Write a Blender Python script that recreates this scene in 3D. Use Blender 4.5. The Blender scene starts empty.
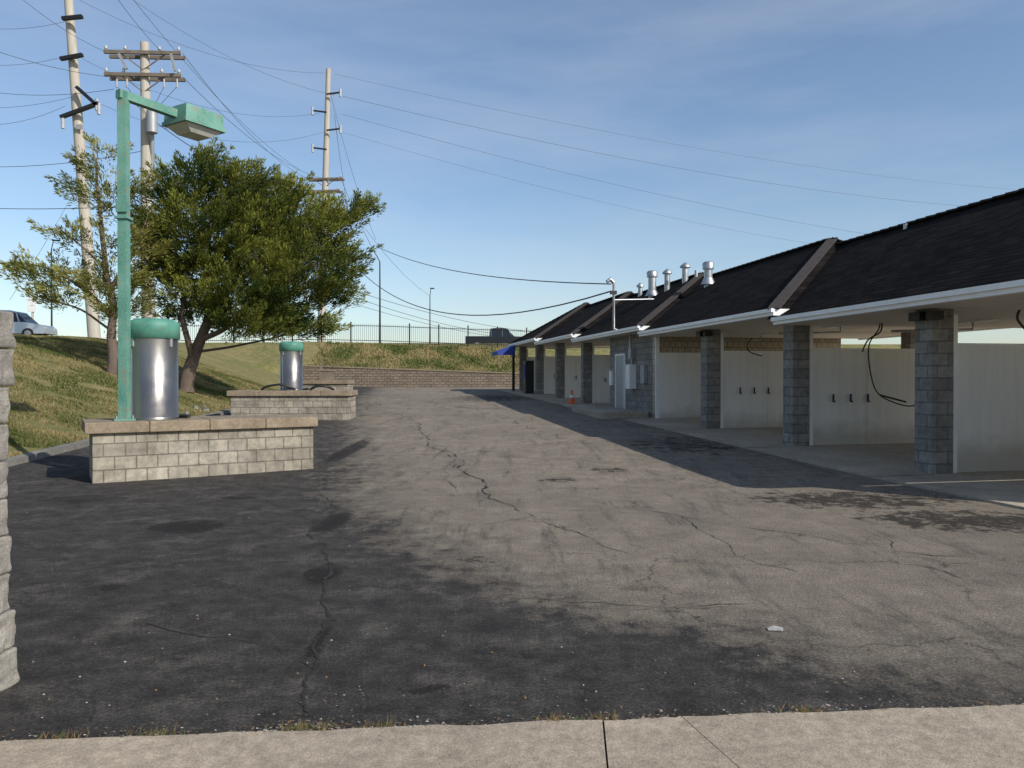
import bpy, bmesh, math, random
from mathutils import Vector, Matrix, noise
random.seed(7)
R=random
S=bpy.context.scene
S.view_settings.view_transform='Standard'
S.view_settings.look='None'
S.view_settings.exposure=0
F=760.0; CH=1.6
def pw(px,py,d): return Vector(((px-512)*d/F,d,CH-(py-378)*d/F))
def gz(y):
    t=y-12.0
    if t<=-2: return 0.0
    if t<2: return 0.022*(t+2)**2/8
    return 0.022*t
def pg(px,py):
    d=10.0
    for i in range(60):
        d=0.5*d+0.5*min(80,(CH-gz(d))*F/max(4,(py-378)))
    return Vector(((px-512)*d/F,d,gz(d)))
# ------------------------------------------------ materials
def newmat(name):
    m=bpy.data.materials.new(name); m.use_nodes=True
    nt=m.node_tree; b=nt.nodes['Principled BSDF']
    return m,nt,b
def N(nt,t,**k):
    n=nt.nodes.new(t)
    for a,v in k.items(): setattr(n,a,v)
    return n
def mixc(nt,fac,a,b,bt='MIX'):
    n=nt.nodes.new('ShaderNodeMix'); n.data_type='RGBA'; n.blend_type=bt
    for i,v in ((0,fac),(6,a),(7,b)):
        if hasattr(v,'type') and hasattr(v,'node'): nt.links.new(v,n.inputs[i])
        elif i==0: n.inputs[0].default_value=v
        else: n.inputs[i].default_value=(v[0],v[1],v[2],1)
    return n.outputs[2]
def math_(nt,op,a,b=None,clamp=False):
    n=nt.nodes.new('ShaderNodeMath'); n.operation=op; n.use_clamp=clamp
    for i,v in ((0,a),(1,b)):
        if v is None: continue
        if hasattr(v,'node'): nt.links.new(v,n.inputs[i])
        else: n.inputs[i].default_value=v
    return n.outputs[0]
def ramp(nt,src,pts):
    n=nt.nodes.new('ShaderNodeValToRGB'); nt.links.new(src,n.inputs[0])
    e=n.color_ramp.elements
    while len(e)<len(pts): e.new(0.5)
    for i,(p,c) in enumerate(pts):
        e[i].position=p; e[i].color=(c[0],c[1],c[2],1) if isinstance(c,tuple) else (c,c,c,1)
    return n.outputs[0]
def tex(nt,vec,scale,detail=4,rough=0.6):
    n=nt.nodes.new('ShaderNodeTexNoise'); n.inputs['Scale'].default_value=scale
    n.inputs['Detail'].default_value=detail; n.inputs['Roughness'].default_value=rough
    if vec is not None: nt.links.new(vec,n.inputs['Vector'])
    return n.outputs[0]
def coords(nt,kind='Object'):
    return nt.nodes.new('ShaderNodeTexCoord').outputs[kind]
def bump(nt,b,h,strength=0.5,dist=0.02):
    n=nt.nodes.new('ShaderNodeBump'); n.inputs['Strength'].default_value=strength
    n.inputs['Distance'].default_value=dist
    nt.links.new(h,n.inputs['Height']); nt.links.new(n.outputs[0],b.inputs['Normal'])
def simple(name,col,rough=0.6,metal=0,var=0.25,scale=3,bs=0.15,bscale=60):
    m,nt,b=newmat(name); c=coords(nt)
    n=tex(nt,c,scale,5)
    f=ramp(nt,n,[(0.3,0.0),(0.7,1.0)])
    lo=tuple(x*(1-var) for x in col); hi=tuple(min(1,x*(1+var*0.6)) for x in col)
    nt.links.new(mixc(nt,f,lo,hi),b.inputs['Base Color'])
    b.inputs['Roughness'].default_value=rough; b.inputs['Metallic'].default_value=metal
    if bs: bump(nt,b,tex(nt,c,bscale,3),bs,0.01)
    return m
def blockmat(name,c1,c2,mortar,w=0.4,h=0.2,ms=0.012,rough=0.9,bs=0.8,stain_and_dark=0.4):
    m,nt,b=newmat(name); c=coords(nt)
    sp=N(nt,'ShaderNodeSeparateXYZ'); nt.links.new(c,sp.inputs[0])
    cb=N(nt,'ShaderNodeCombineXYZ')
    nt.links.new(math_(nt,'ADD',sp.outputs[0],sp.outputs[1]),cb.inputs[0]); nt.links.new(sp.outputs[2],cb.inputs[1])
    br=N(nt,'ShaderNodeTexBrick'); nt.links.new(cb.outputs[0],br.inputs['Vector'])
    br.inputs['Scale'].default_value=1; br.inputs['Brick Width'].default_value=w; br.inputs['Row Height'].default_value=h
    br.inputs['Mortar Size'].default_value=ms; br.inputs['Mortar Smooth'].default_value=0.3; br.inputs['Bias'].default_value=0.0
    br.inputs['Color1'].default_value=(*c1,1); br.inputs['Color2'].default_value=(*c2,1); br.inputs['Mortar'].default_value=(*mortar,1)
    n1=tex(nt,c,9,6,0.7); n2=tex(nt,c,1.6,4)
    col=mixc(nt,1.0,br.outputs[0],ramp(nt,n1,[(0.25,0.55),(0.75,1.3)]),'MULTIPLY')
    col=mixc(nt,stain_and_dark,col,ramp(nt,n2,[(0.3,(0.45,0.43,0.4)),(0.65,(1.1,1.1,1.1))]),'MULTIPLY')
    nt.links.new(col,b.inputs['Base Color']); b.inputs['Roughness'].default_value=rough
    n3=tex(nt,c,35,5,0.7)
    h_=math_(nt,'SUBTRACT',math_(nt,'MULTIPLY',math_(nt,'ADD',n3,n1),0.4),br.outputs[1])
    bump(nt,b,h_,bs,0.02)
    return m
def concrete(name,col,dark=0.6,scale=1.2):
    m,nt,b=newmat(name); c=coords(nt)
    n1=tex(nt,c,scale,6,0.65); n2=tex(nt,c,14,5,0.7); n3=tex(nt,c,130,3,0.7)
    a=mixc(nt,ramp(nt,n1,[(0.3,0.0),(0.68,1.0)]),tuple(x*dark for x in col),col)
    a=mixc(nt,1.0,a,ramp(nt,n2,[(0.25,0.62),(0.7,1.15)]),'MULTIPLY')
    a=mixc(nt,1.0,a,ramp(nt,n3,[(0.3,0.58),(0.65,1.22)]),'MULTIPLY')
    nt.links.new(a,b.inputs['Base Color']); b.inputs['Roughness'].default_value=0.9
    bump(nt,b,math_(nt,'ADD',n3,n2),0.5,0.006)
    return m
M={}
M['block']=blockmat('grey_split_block',(0.21,0.20,0.185),(0.31,0.295,0.27),(0.17,0.165,0.155))
M['island']=blockmat('cream_block',(0.40,0.355,0.28),(0.29,0.26,0.21),(0.20,0.18,0.145),0.3,0.2,0.010,stain_and_dark=0.9,bs=1.0)
M['retain']=blockmat('tan_retaining_block',(0.26,0.20,0.145),(0.19,0.15,0.115),(0.08,0.065,0.05),0.42,0.19,0.02,bs=1.0)
M['tile']=blockmat('tan_glazed_tile',(0.42,0.36,0.27),(0.38,0.32,0.235),(0.16,0.13,0.10),0.2,0.2,0.012,rough=0.4,bs=0.3,stain_and_dark=0.2)
M['cap']=concrete('cap_stone',(0.34,0.265,0.18),0.55,2.2)
M['conc']=concrete('concrete',(0.46,0.375,0.275),0.62,0.8)
M['apron']=concrete('apron_concrete',(0.50,0.42,0.32),0.65,0.7)
M['kerb']=concrete('kerb_concrete',(0.24,0.225,0.195),0.6,1.0)
m,nt,b=newmat('white_panel_paint'); c=coords(nt)
mp=N(nt,'ShaderNodeMapping'); nt.links.new(c,mp.inputs[0]); mp.inputs['Scale'].default_value=(5,5,0.35)
sp=N(nt,'ShaderNodeSeparateXYZ'); nt.links.new(c,sp.inputs[0])
a=mixc(nt,ramp(nt,tex(nt,mp.outputs[0],1.5,5),[(0.4,0.0),(0.8,1.0)]),(0.80,0.78,0.74),(0.71,0.68,0.62))
low=ramp(nt,math_(nt,'SUBTRACT',sp.outputs[2],math_(nt,'MULTIPLY',tex(nt,c,3,5),0.6)),[(0.0,0.7),(0.4,0.0)])
a=mixc(nt,low,a,(0.42,0.38,0.31))
nt.links.new(a,b.inputs['Base Color']); b.inputs['Roughness'].default_value=0.5; M['white']=m
M['trim']=simple('white_trim_paint',(0.80,0.80,0.79),0.4,0,0.08,4,0.0)
M['soffit']=simple('soffit_paint',(0.66,0.60,0.50),0.7,0,0.12,2,0.05)
M['black']=simple('black_rubber',(0.012,0.012,0.013),0.5,0,0.3,8,0)
M['wire']=simple('cable',(0.05,0.05,0.055),0.6,0,0.3,8,0)
M['blackmetal']=simple('black_metal',(0.015,0.015,0.017),0.45,0.2,0.3,8,0)
M['galv']=simple('galvanised_steel',(0.42,0.43,0.44),0.45,0.8,0.3,5,0.05)
M['greymetal']=simple('grey_painted_metal',(0.33,0.34,0.35),0.5,0.3,0.15,5,0)
M['glass']=simple('dark_glass',(0.015,0.02,0.025),0.08,0,0.1,1,0)
M['orange']=simple('orange_plastic',(0.75,0.12,0.02),0.5,0,0.1,5,0)
M['blue']=simple('blue_awning_fabric',(0.02,0.05,0.28),0.7,0,0.2,5,0)
M['insul']=simple('porcelain',(0.4,0.4,0.42),0.35,0,0.2,5,0)
M['carsilver']=simple('silver_car_paint',(0.45,0.47,0.49),0.25,0.6,0.05,3,0)
M['cardark']=simple('dark_car_paint',(0.012,0.013,0.016),0.35,0.0,0.05,3,0)
M['tail']=simple('red_lens',(0.45,0.01,0.01),0.2,0,0.1,3,0)
M['brickred']=simple('distant_brick',(0.25,0.12,0.08),0.9,0,0.3,2,0)
m,nt,b=newmat('weathered_teal_paint'); c=coords(nt)
n1=tex(nt,c,8,8,0.78); n2=tex(nt,c,2,4); n5=tex(nt,c,30,4,0.7)
a=mixc(nt,ramp(nt,n2,[(0.35,0.0),(0.65,1.0)]),(0.05,0.185,0.135),(0.13,0.31,0.24))
a=mixc(nt,ramp(nt,n5,[(0.45,0.0),(0.65,0.35)]),a,(0.28,0.36,0.31))
a=mixc(nt,ramp(nt,n1,[(0.55,0.0),(0.62,0.85)]),a,(0.22,0.16,0.11))
nt.links.new(a,b.inputs['Base Color']); b.inputs['Roughness'].default_value=0.6; bump(nt,b,n1,0.25,0.004); M['teal']=m
m,nt,b=newmat('faded_green_cap_paint'); c=coords(nt)
a=mixc(nt,ramp(nt,tex(nt,c,5,5),[(0.35,0.0),(0.65,1.0)]),(0.05,0.19,0.14),(0.10,0.28,0.205))
a=mixc(nt,ramp(nt,tex(nt,c,12,6,.7),[(0.56,0.0),(0.66,0.6)]),a,(0.16,0.15,0.11))
nt.links.new(a,b.inputs['Base Color']); b.inputs['Roughness'].default_value=0.55; M['capgreen']=m
m,nt,b=newmat('aged_lamp_lens'); c=coords(nt)
nt.links.new(mixc(nt,tex(nt,c,6,4),(0.30,0.31,0.28),(0.55,0.56,0.52)),b.inputs['Base Color']); b.inputs['Roughness'].default_value=0.25; M['lens']=m
m,nt,b=newmat('brushed_stainless'); c=coords(nt)
mp=N(nt,'ShaderNodeMapping'); nt.links.new(c,mp.inputs[0]); mp.inputs['Scale'].default_value=(30,30,0.8)
n1=tex(nt,mp.outputs[0],3,4)
n2=tex(nt,c,3,5)
nt.links.new(mixc(nt,n1,(0.17,0.157,0.142),(0.33,0.31,0.285)),b.inputs['Base Color']); b.inputs['Metallic'].default_value=0.9
nt.links.new(ramp(nt,n2,[(0.3,0.24),(0.7,0.42)]),b.inputs['Roughness']); bump(nt,b,n1,0.10,0.003); M['steel']=m
m,nt,b=newmat('asphalt_shingles'); c=coords(nt)
sp=N(nt,'ShaderNodeSeparateXYZ'); nt.links.new(c,sp.inputs[0])
cb=N(nt,'ShaderNodeCombineXYZ'); nt.links.new(sp.outputs[1],cb.inputs[0]); nt.links.new(sp.outputs[2],cb.inputs[1])
br=N(nt,'ShaderNodeTexBrick'); nt.links.new(cb.outputs[0],br.inputs['Vector'])
for k_,v_ in (('Scale',1),('Brick Width',0.3),('Row Height',0.075),('Mortar Size',0.006)): br.inputs[k_].default_value=v_
br.inputs['Color1'].default_value=(0.009,0.0078,0.0075,1); br.inputs['Color2'].default_value=(0.020,0.017,0.0155,1); br.inputs['Mortar'].default_value=(0.003,0.003,0.003,1)
a=mixc(nt,1.0,br.outputs[0],ramp(nt,tex(nt,c,0.9,5),[(0.3,0.7),(0.7,1.4)]),'MULTIPLY')
nt.links.new(a,b.inputs['Base Color']); b.inputs['Roughness'].default_value=1; b.inputs['Specular IOR Level'].default_value=0.05
bump(nt,b,math_(nt,'SUBTRACT',tex(nt,c,60,3),br.outputs[1]),0.8,0.02); M['shingle']=m
M['hipcap']=simple('hip_cap_shingles',(0.045,0.037,0.032),0.95,0,0.3,6,0.4,40)
m,nt,b=newmat('weathered_pole_wood'); c=coords(nt)
mp=N(nt,'ShaderNodeMapping'); nt.links.new(c,mp.inputs[0]); mp.inputs['Scale'].default_value=(6,6,0.4)
n1=tex(nt,mp.outputs[0],2,5)
nt.links.new(mixc(nt,n1,(0.26,0.225,0.18),(0.56,0.52,0.45)),b.inputs['Base Color']); b.inputs['Roughness'].default_value=0.9; M['pole']=m
M['armwood']=simple('crossarm_wood',(0.16,0.13,0.10),0.9,0,0.3,3,0)
m,nt,b=newmat('bark'); c=coords(nt)
mp=N(nt,'ShaderNodeMapping'); nt.links.new(c,mp.inputs[0]); mp.inputs['Scale'].default_value=(5,5,1.2)
n1=tex(nt,mp.outputs[0],3,6,0.7)
nt.links.new(mixc(nt,n1,(0.05,0.035,0.028),(0.20,0.145,0.11)),b.inputs['Base Color']); b.inputs['Roughness'].default_value=0.95; bump(nt,b,n1,0.8,0.03); M['bark']=m
def foliage(name,lo,hi,tl=0.3):
    m,nt,b=newmat(name)
    at=N(nt,'ShaderNodeAttribute'); at.attribute_name='tint'
    a=mixc(nt,at.outputs['Fac'],lo,hi)
    nt.links.new(a,b.inputs['Base Color']); b.inputs['Roughness'].default_value=0.8; b.inputs['Specular IOR Level'].default_value=0.08
    tr=N(nt,'ShaderNodeBsdfTranslucent'); nt.links.new(a,tr.inputs[0])
    ms=N(nt,'ShaderNodeMixShader'); ms.inputs[0].default_value=tl
    nt.links.new(b.outputs[0],ms.inputs[1]); nt.links.new(tr.outputs[0],ms.inputs[2])
    nt.links.new(ms.outputs[0],nt.nodes['Material Output'].inputs[0])
    return m
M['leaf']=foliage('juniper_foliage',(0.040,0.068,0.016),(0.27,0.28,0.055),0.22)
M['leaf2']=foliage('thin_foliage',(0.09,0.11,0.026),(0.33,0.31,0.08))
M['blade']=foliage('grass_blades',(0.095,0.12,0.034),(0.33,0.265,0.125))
m,nt,b=newmat('grass_ground'); c=coords(nt)
n1=tex(nt,c,0.35,5); n2=tex(nt,c,2.2,6,0.75); n3=tex(nt,c,40,4,0.8)
a=mixc(nt,ramp(nt,n1,[(0.35,0.0),(0.62,1.0)]),(0.125,0.145,0.042),(0.225,0.20,0.083))
a=mixc(nt,ramp(nt,n2,[(0.44,0.0),(0.64,0.85)]),a,(0.31,0.24,0.128))
a=mixc(nt,1.0,a,ramp(nt,n3,[(0.25,0.45),(0.7,1.3)]),'MULTIPLY')
nt.links.new(a,b.inputs['Base Color']); b.inputs['Roughness'].default_value=1; b.inputs['Specular IOR Level'].default_value=0.1
bump(nt,b,n3,0.8,0.05); M['grass']=m
# asphalt
m,nt,b=newmat('asphalt'); c=coords(nt)
at=N(nt,'ShaderNodeAttribute'); at.attribute_name='worn'
st=N(nt,'ShaderNodeAttribute'); st.attribute_name='stain_and_dark'
n1=tex(nt,c,0.55,9,0.75); n2=tex(nt,c,4,8,0.8); n3=tex(nt,c,55,5,0.85); n4=tex(nt,c,200,2,0.9)
nL=tex(nt,c,0.22,4,0.6); nM=tex(nt,c,1.7,9,0.82)
mps=N(nt,'ShaderNodeMapping'); nt.links.new(c,mps.inputs[0]); mps.inputs['Scale'].default_value=(2.6,0.35,1); mps.inputs['Rotation'].default_value=(0,0,-0.25)
nS=tex(nt,mps.outputs[0],1.5,8,0.75)
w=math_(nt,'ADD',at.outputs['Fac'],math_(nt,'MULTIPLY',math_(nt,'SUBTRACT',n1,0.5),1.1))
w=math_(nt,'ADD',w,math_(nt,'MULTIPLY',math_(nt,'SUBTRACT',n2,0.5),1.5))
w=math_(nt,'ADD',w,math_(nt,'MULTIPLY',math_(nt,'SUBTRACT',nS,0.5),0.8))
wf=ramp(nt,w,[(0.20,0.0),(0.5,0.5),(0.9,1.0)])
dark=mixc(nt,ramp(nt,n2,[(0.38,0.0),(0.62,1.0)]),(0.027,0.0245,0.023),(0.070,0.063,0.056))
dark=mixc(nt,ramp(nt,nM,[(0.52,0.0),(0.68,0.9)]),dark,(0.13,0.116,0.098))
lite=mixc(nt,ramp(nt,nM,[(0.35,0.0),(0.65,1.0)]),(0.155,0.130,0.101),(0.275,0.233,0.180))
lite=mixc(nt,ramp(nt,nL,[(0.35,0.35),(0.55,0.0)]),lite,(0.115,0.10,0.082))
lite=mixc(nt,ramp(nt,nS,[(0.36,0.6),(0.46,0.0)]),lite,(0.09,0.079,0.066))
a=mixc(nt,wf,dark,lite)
sf=math_(nt,'MULTIPLY',st.outputs['Fac'],ramp(nt,n2,[(0.36,0.25),(0.62,1.6)]))
sf=math_(nt,'ADD',sf,math_(nt,'MULTIPLY',math_(nt,'SUBTRACT',nM,0.5),0.7))
a=mixc(nt,ramp(nt,sf,[(0.34,0.0),(0.46,0.85)]),a,(0.015,0.0125,0.011))
a=mixc(nt,1.0,a,ramp(nt,n3,[(0.30,0.25),(0.5,0.95),(0.70,2.1)]),'MULTIPLY')
a=mixc(nt,1.0,a,ramp(nt,n4,[(0.3,0.4),(0.7,1.6)]),'MULTIPLY')
def craze(sc,dsc,amp,wd,lo,hi,strength,seed):
    global a
    mpw=N(nt,'ShaderNodeVectorMath'); mpw.operation='ADD'
    nz=N(nt,'ShaderNodeTexNoise'); nz.inputs['Scale'].default_value=dsc; nz.inputs['Detail'].default_value=8; nz.inputs['Roughness'].default_value=0.6; nt.links.new(c,nz.inputs[0])
    vs=N(nt,'ShaderNodeVectorMath'); vs.operation='SCALE'; vs.inputs[3].default_value=amp; nt.links.new(nz.outputs[1],vs.inputs[0])
    nt.links.new(c,mpw.inputs[0]); nt.links.new(vs.outputs[0],mpw.inputs[1])
    vo=N(nt,'ShaderNodeTexVoronoi'); vo.feature='DISTANCE_TO_EDGE'; vo.inputs['Scale'].default_value=sc; nt.links.new(mpw.outputs[0],vo.inputs[0])
    cr=ramp(nt,vo.outputs[0],[(wd*0.4,1.0),(wd,0.0)])
    m2=N(nt,'ShaderNodeMapping'); nt.links.new(c,m2.inputs[0]); m2.inputs['Location'].default_value=(seed,seed*2,0)
    msk=ramp(nt,tex(nt,m2.outputs[0],0.6,4),[(lo,0.0),(hi,strength)])
    a=mixc(nt,math_(nt,'MULTIPLY',cr,msk),a,(0.026,0.022,0.018))
craze(0.55,1.6,0.8,0.006,0.46,0.58,0.75,3)
craze(1.6,3.0,0.4,0.013,0.54,0.64,0.6,11)
nt.links.new(a,b.inputs['Base Color']); b.inputs['Roughness'].default_value=0.95; b.inputs['Specular IOR Level'].default_value=0.2
bump(nt,b,math_(nt,'ADD',n3,math_(nt,'MULTIPLY',n4,0.5)),0.9,0.012); M['asphalt']=m
M['crack']=simple('crack_fill',(0.018,0.015,0.013),1,0,0.4,10,0)
M['debris']=simple('leaf_debris',(0.22,0.13,0.06),0.9,0,0.5,20,0)
M['weed']=simple('weed',(0.10,0.13,0.035),0.9,0,0.5,20,0)
M['stone']=simple('pebbles',(0.36,0.34,0.31),0.9,0,0.3,20,0)
M['rough']=concrete('rough_grey_block',(0.33,0.30,0.26),0.6,3)
# ------------------------------------------------ mesh builder
class MB:
    def __init__(s): s.v=[];s.f=[];s.m=[];s.ms=[];s.sm=[]
    def mi(s,k):
        if k not in s.ms: s.ms.append(k)
        return s.ms.index(k)
    def add(s,vs,fs,k,smooth=False):
        o=len(s.v); s.v+= [tuple(v) for v in vs]; i=s.mi(k)
        for f in fs: s.f.append(tuple(o+j for j in f)); s.m.append(i); s.sm.append(smooth)
    def box(s,x0,x1,y0,y1,z0,z1,k,rot=0,c=None):
        vs=[Vector((x,y,z)) for x in (x0,x1) for y in (y0,y1) for z in (z0,z1)]
        if rot:
            c=c or Vector(((x0+x1)/2,(y0+y1)/2,0)); r=Matrix.Rotation(rot,4,'Z')
            vs=[r@(v-c)+c for v in vs]
        s.add(vs,[(0,1,3,2),(4,6,7,5),(0,4,5,1),(2,3,7,6),(0,2,6,4),(1,5,7,3)],k)
    def obox(s,p0,p1,w,h,k):
        p0=Vector(p0);p1=Vector(p1);d=(p1-p0).normalized()
        up=Vector((0,0,1)) if abs(d.z)<0.9 else Vector((0,1,0))
        a=d.cross(up).normalized()*w/2; u=a.cross(d).normalized()*h/2
        vs=[p+sa*a+su*u for p in (p0,p1) for sa,su in ((-1,-1),(1,-1),(1,1),(-1,1))]
        s.add(vs,[(0,1,2,3),(7,6,5,4),(0,4,5,1),(1,5,6,2),(2,6,7,3),(3,7,4,0)],k)
    def tube(s,pts,rs,k,n=10,smooth=True,cap=True):
        pts=[Vector(p) for p in pts]
        if not isinstance(rs,(list,tuple)): rs=[rs]*len(pts)
        vs=[];a=None
        for i,p in enumerate(pts):
            d=(pts[min(i+1,len(pts)-1)]-pts[max(i-1,0)]).normalized()
            if a is None:
                up=Vector((1,0,0)) if abs(d.x)<0.9 else Vector((0,1,0))
                a=d.cross(up).normalized()
            else:
                a=(a-d*a.dot(d)).normalized()
            b=d.cross(a)
            for j in range(n):
                t=2*math.pi*j/n; vs.append(p+(a*math.cos(t)+b*math.sin(t))*rs[i])
        fs=[(i*n+j,i*n+(j+1)%n,(i+1)*n+(j+1)%n,(i+1)*n+j) for i in range(len(pts)-1) for j in range(n)]
        s.add(vs,fs,k,smooth)
        if cap:
            s.add(vs[:n],[tuple(range(n-1,-1,-1))],k); s.add(vs[-n:],[tuple(range(n))],k)
    def lathe(s,x,y,prof,k,n=40):
        vs=[];
        for r,z in prof:
            for j in range(n):
                t=2*math.pi*j/n; vs.append((x+r*math.cos(t),y+r*math.sin(t),z))
        fs=[(i*n+j,i*n+(j+1)%n,(i+1)*n+(j+1)%n,(i+1)*n+j) for i in range(len(prof)-1) for j in range(n)]
        s.add(vs,fs,k,True)
        s.add(vs[-n:],[tuple(range(n))],k)
    def obj(s,name,loc=(0,0,0),rot=0,parent=None,bevel=0):
        me=bpy.data.meshes.new(name); me.from_pydata(s.v,[],s.f)
        for k in s.ms: me.materials.append(M[k])
        me.polygons.foreach_set('material_index',s.m); me.polygons.foreach_set('use_smooth',s.sm)
        me.update()
        o=bpy.data.objects.new(name,me); S.collection.objects.link(o)
        o.location=loc; o.rotation_euler=(0,0,rot)
        if parent: o.parent=parent
        if bevel:
            b=o.modifiers.new('b','BEVEL'); b.width=bevel; b.segments=2; b.limit_method='ANGLE'
        return o
def empty(name,loc=(0,0,0),rot=0):
    o=bpy.data.objects.new(name,None); S.collection.objects.link(o); o.location=loc; o.rotation_euler=(0,0,rot); return o
def lerp(pts,y):
    if y<=pts[0][0]: return pts[0][1]
    for (a,b),(c,d) in zip(pts,pts[1:]):
        if y<=c: return b+(d-b)*(y-a)/(c-a)
    return pts[-1][1]
def sstep(t): t=max(0,min(1,t)); return t*t*(3-2*t)
XK=[(-60,-8.2),(8,-8.3),(13.5,-8.9),(19,-9.6),(25,-9.9),(38,-11.2),(55,-14.2),(700,-14.2)]
def xk(y): return lerp(XK,y)
def seam(x): return 3.49+0.079*x
WY=55.0
def wtop(x): return 2.4-0.035*(max(-20,min(14,x))+14)
def terr(x,y):
    s=x-xk(y); g=gz(min(y,55))
    if s<=-0.14:
        t=-s-0.14
        pl=3.6+0.03*max(-10,min(28,y-34))
        z=g+0.10+0.34*t
        if z>pl-0.8:
            q=z-(pl-0.8); z=pl-0.8+0.8*(1-math.exp(-q/0.8))
    elif s<0: z=g+0.06
    else: z=g-0.06
    if y>WY+0.15:
        zz=min(4.5,wtop(x)-0.05+0.31*(y-WY-0.15)); z=max(z,zz)
    if s<-0.5: z+=0.10*noise.noise((x*0.25,y*0.25,0))
    return z
ss=[-600,-300,-150,-80,-50]+[-40+i*0.8 for i in range(48)]+[-1.3,-0.9,-0.5,-0.15,0.0,0.3,1,3,6,10,14,18,22,26,32,40,60,100,200,400,700]
ys=[-60,-30,-10,0]+[2+i*0.8 for i in range(66)]+[WY+0.1,WY+0.16]+[55.8+i*0.8 for i in range(14)]+[68,72,80,100,150,250,450,800,1200]
ys=sorted(set(y for y in ys))
vs=[(xk(y)+s,y,terr(xk(y)+s,y)) for y in ys for s in ss]
n=len(ss)
fs=[(i*n+j,i*n+j+1,(i+1)*n+j+1,(i+1)*n+j) for i in range(len(ys)-1) for j in range(n-1)]
t=MB(); t.add(vs,fs,'grass',True); terrain=t.obj('grass_ground')
# lot
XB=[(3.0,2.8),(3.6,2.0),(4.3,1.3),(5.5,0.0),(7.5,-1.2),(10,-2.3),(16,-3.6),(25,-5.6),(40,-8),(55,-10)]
dark_patches=[]
def dark_patch(px,py,rx,ry,s=1.0):
    p=pg(px,py); q=pg(px+rx,py); r=pg(px,py-ry); dark_patches.append((p.x,p.y,abs(q.x-p.x),abs(r.y-p.y),s))
dark_patch(352,449,9,10,1.0); dark_patch(187,527,34,6,0.9); dark_patch(333,522,13,9,0.95); dark_patch(322,575,16,11,0.9); dark_patch(240,498,24,2,0.6); dark_patch(495,398,60,4,0.5)
dark_patch(610,470,24,4,0.5); dark_patch(690,445,90,10,0.45); dark_patch(320,640,9,30,0.5);dark_patch(850,500,120,10,0.6);dark_patch(960,520,120,12,0.6)  # stains, plus broad darker areas along the building front
dark_patch(430,690,70,8,0.4);dark_patch(540,655,60,8,0.4);dark_patch(560,480,28,4,0.45);dark_patch(110,590,50,8,0.45);dark_patch(700,620,24,5,0.4);dark_patch(480,560,40,6,0.4);dark_patch(80,500,50,6,0.5)
rows=[];y=2.9
while y<55.05: rows.append(y); y+=max(0.05,y*0.009)
rows.append(WY+0.05)
nc=200; vs=[];wa=[];sa=[]
for y in rows:
    x0=xk(y); x1=22.0
    for j in range(nc+1):
        q=j/nc; x=x0+(x1-x0)*q
        yy=y
        if y==rows[0]: yy=seam(x)-0.02
        elif y<4.2: yy=max(y,seam(x)-0.02+ (y-rows[0])*0.3)
        vs.append((x,yy,gz(yy)))
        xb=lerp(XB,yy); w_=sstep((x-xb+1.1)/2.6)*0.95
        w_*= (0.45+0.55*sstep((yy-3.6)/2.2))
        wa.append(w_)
        sv=0
        for (cx,cy,rx,ry,st_) in dark_patches:
            d=((x-cx)/rx)**2+((yy-cy)/ry)**2
            if d<6: sv=max(sv,st_*math.exp(-d*0.8))
        sa.append(sv)
n=nc+1
fs=[(i*n+j,i*n+j+1,(i+1)*n+j+1,(i+1)*n+j) for i in range(len(rows)-1) for j in range(nc)]
t=MB(); t.add(vs,fs,'asphalt',True); lot=t.obj('asphalt_parking_lot')
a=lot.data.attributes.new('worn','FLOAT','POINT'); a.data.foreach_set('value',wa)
a=lot.data.attributes.new('stain_and_dark','FLOAT','POINT'); a.data.foreach_set('value',sa)
t=MB()
def slab(xa0,xa1,xb0,xb1,yb):
    z0,z1=-0.12,0.012
    n_=140
    top=[]
    for i in range(n_+1):
        x=xa0+(xa1-xa0)*i/n_
        top.append(Vector((x,seam(x)+0.022*noise.noise((x*3,0,0))+0.016*noise.noise((x*14,4,0))+0.012*noise.noise((x*45,4,0)),z1)))
    bot=[Vector((xb0+(xb1-xb0)*i/n_,yb,z1)) for i in range(n_+1)]
    vs=top+bot+[v-Vector((0,0,.13)) for v in top]+[v-Vector((0,0,.13)) for v in bot]
    k=n_+1; fs=[(k+i,k+i+1,i+1,i) for i in range(n_)]+[(i,i+1,2*k+i+1,2*k+i) for i in range(n_)]
    fs+=[(k,0,2*k,3*k),(n_,k+n_,3*k+n_,2*k+n_)]
    t.add(vs,fs,'conc')
j1a=pg(603,722).x; j1b=pg(608,768).x; j2a=pg(680,716).x; j2b=pg(735,768).x
g=0.004
def ext(xa,ya,xb,yb,yr): return xa+(xb-xa)*(yr-ya)/(yb-ya)
r1=ext(j1a,3.5,j1b,3.12,1.5); r2=ext(j2a,3.55,j2b,3.12,1.5)
slab(-9,j1a-g,-9,r1-g,1.5); slab(j1a+g,j2a-g*.6,r1+g,r2-g*.6,1.5); slab(j2a+g*.6,9,r2+g*.6,9,1.5)
t.box(-9,9,-4,1.49,-0.12,0.012,'conc')
t.box(-9,9,-4,3.0,-0.2,-0.02,'crack')
t.obj('concrete_pavement')
t=MB()
yy=-5
pr=[]
while yy<55: pr.append(yy); yy+=0.8
vs=[];
for y in pr:
    x=xk(y); z=gz(y)
    wob=0.02*noise.noise((y*0.7,1,1))
    for dx,dz in ((0.02,-0.1),(0.0,0.11+wob),(-0.17,0.13+wob),(-0.18,-0.1)): vs.append((x+dx,y,z+dz))
fs=[(i*4+j,i*4+j+1,(i+1)*4+j+1,(i+1)*4+j) for i in range(len(pr)-1) for j in range(3)]
t.add(vs,fs,'kerb'); t.obj('concrete_kerb')
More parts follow.
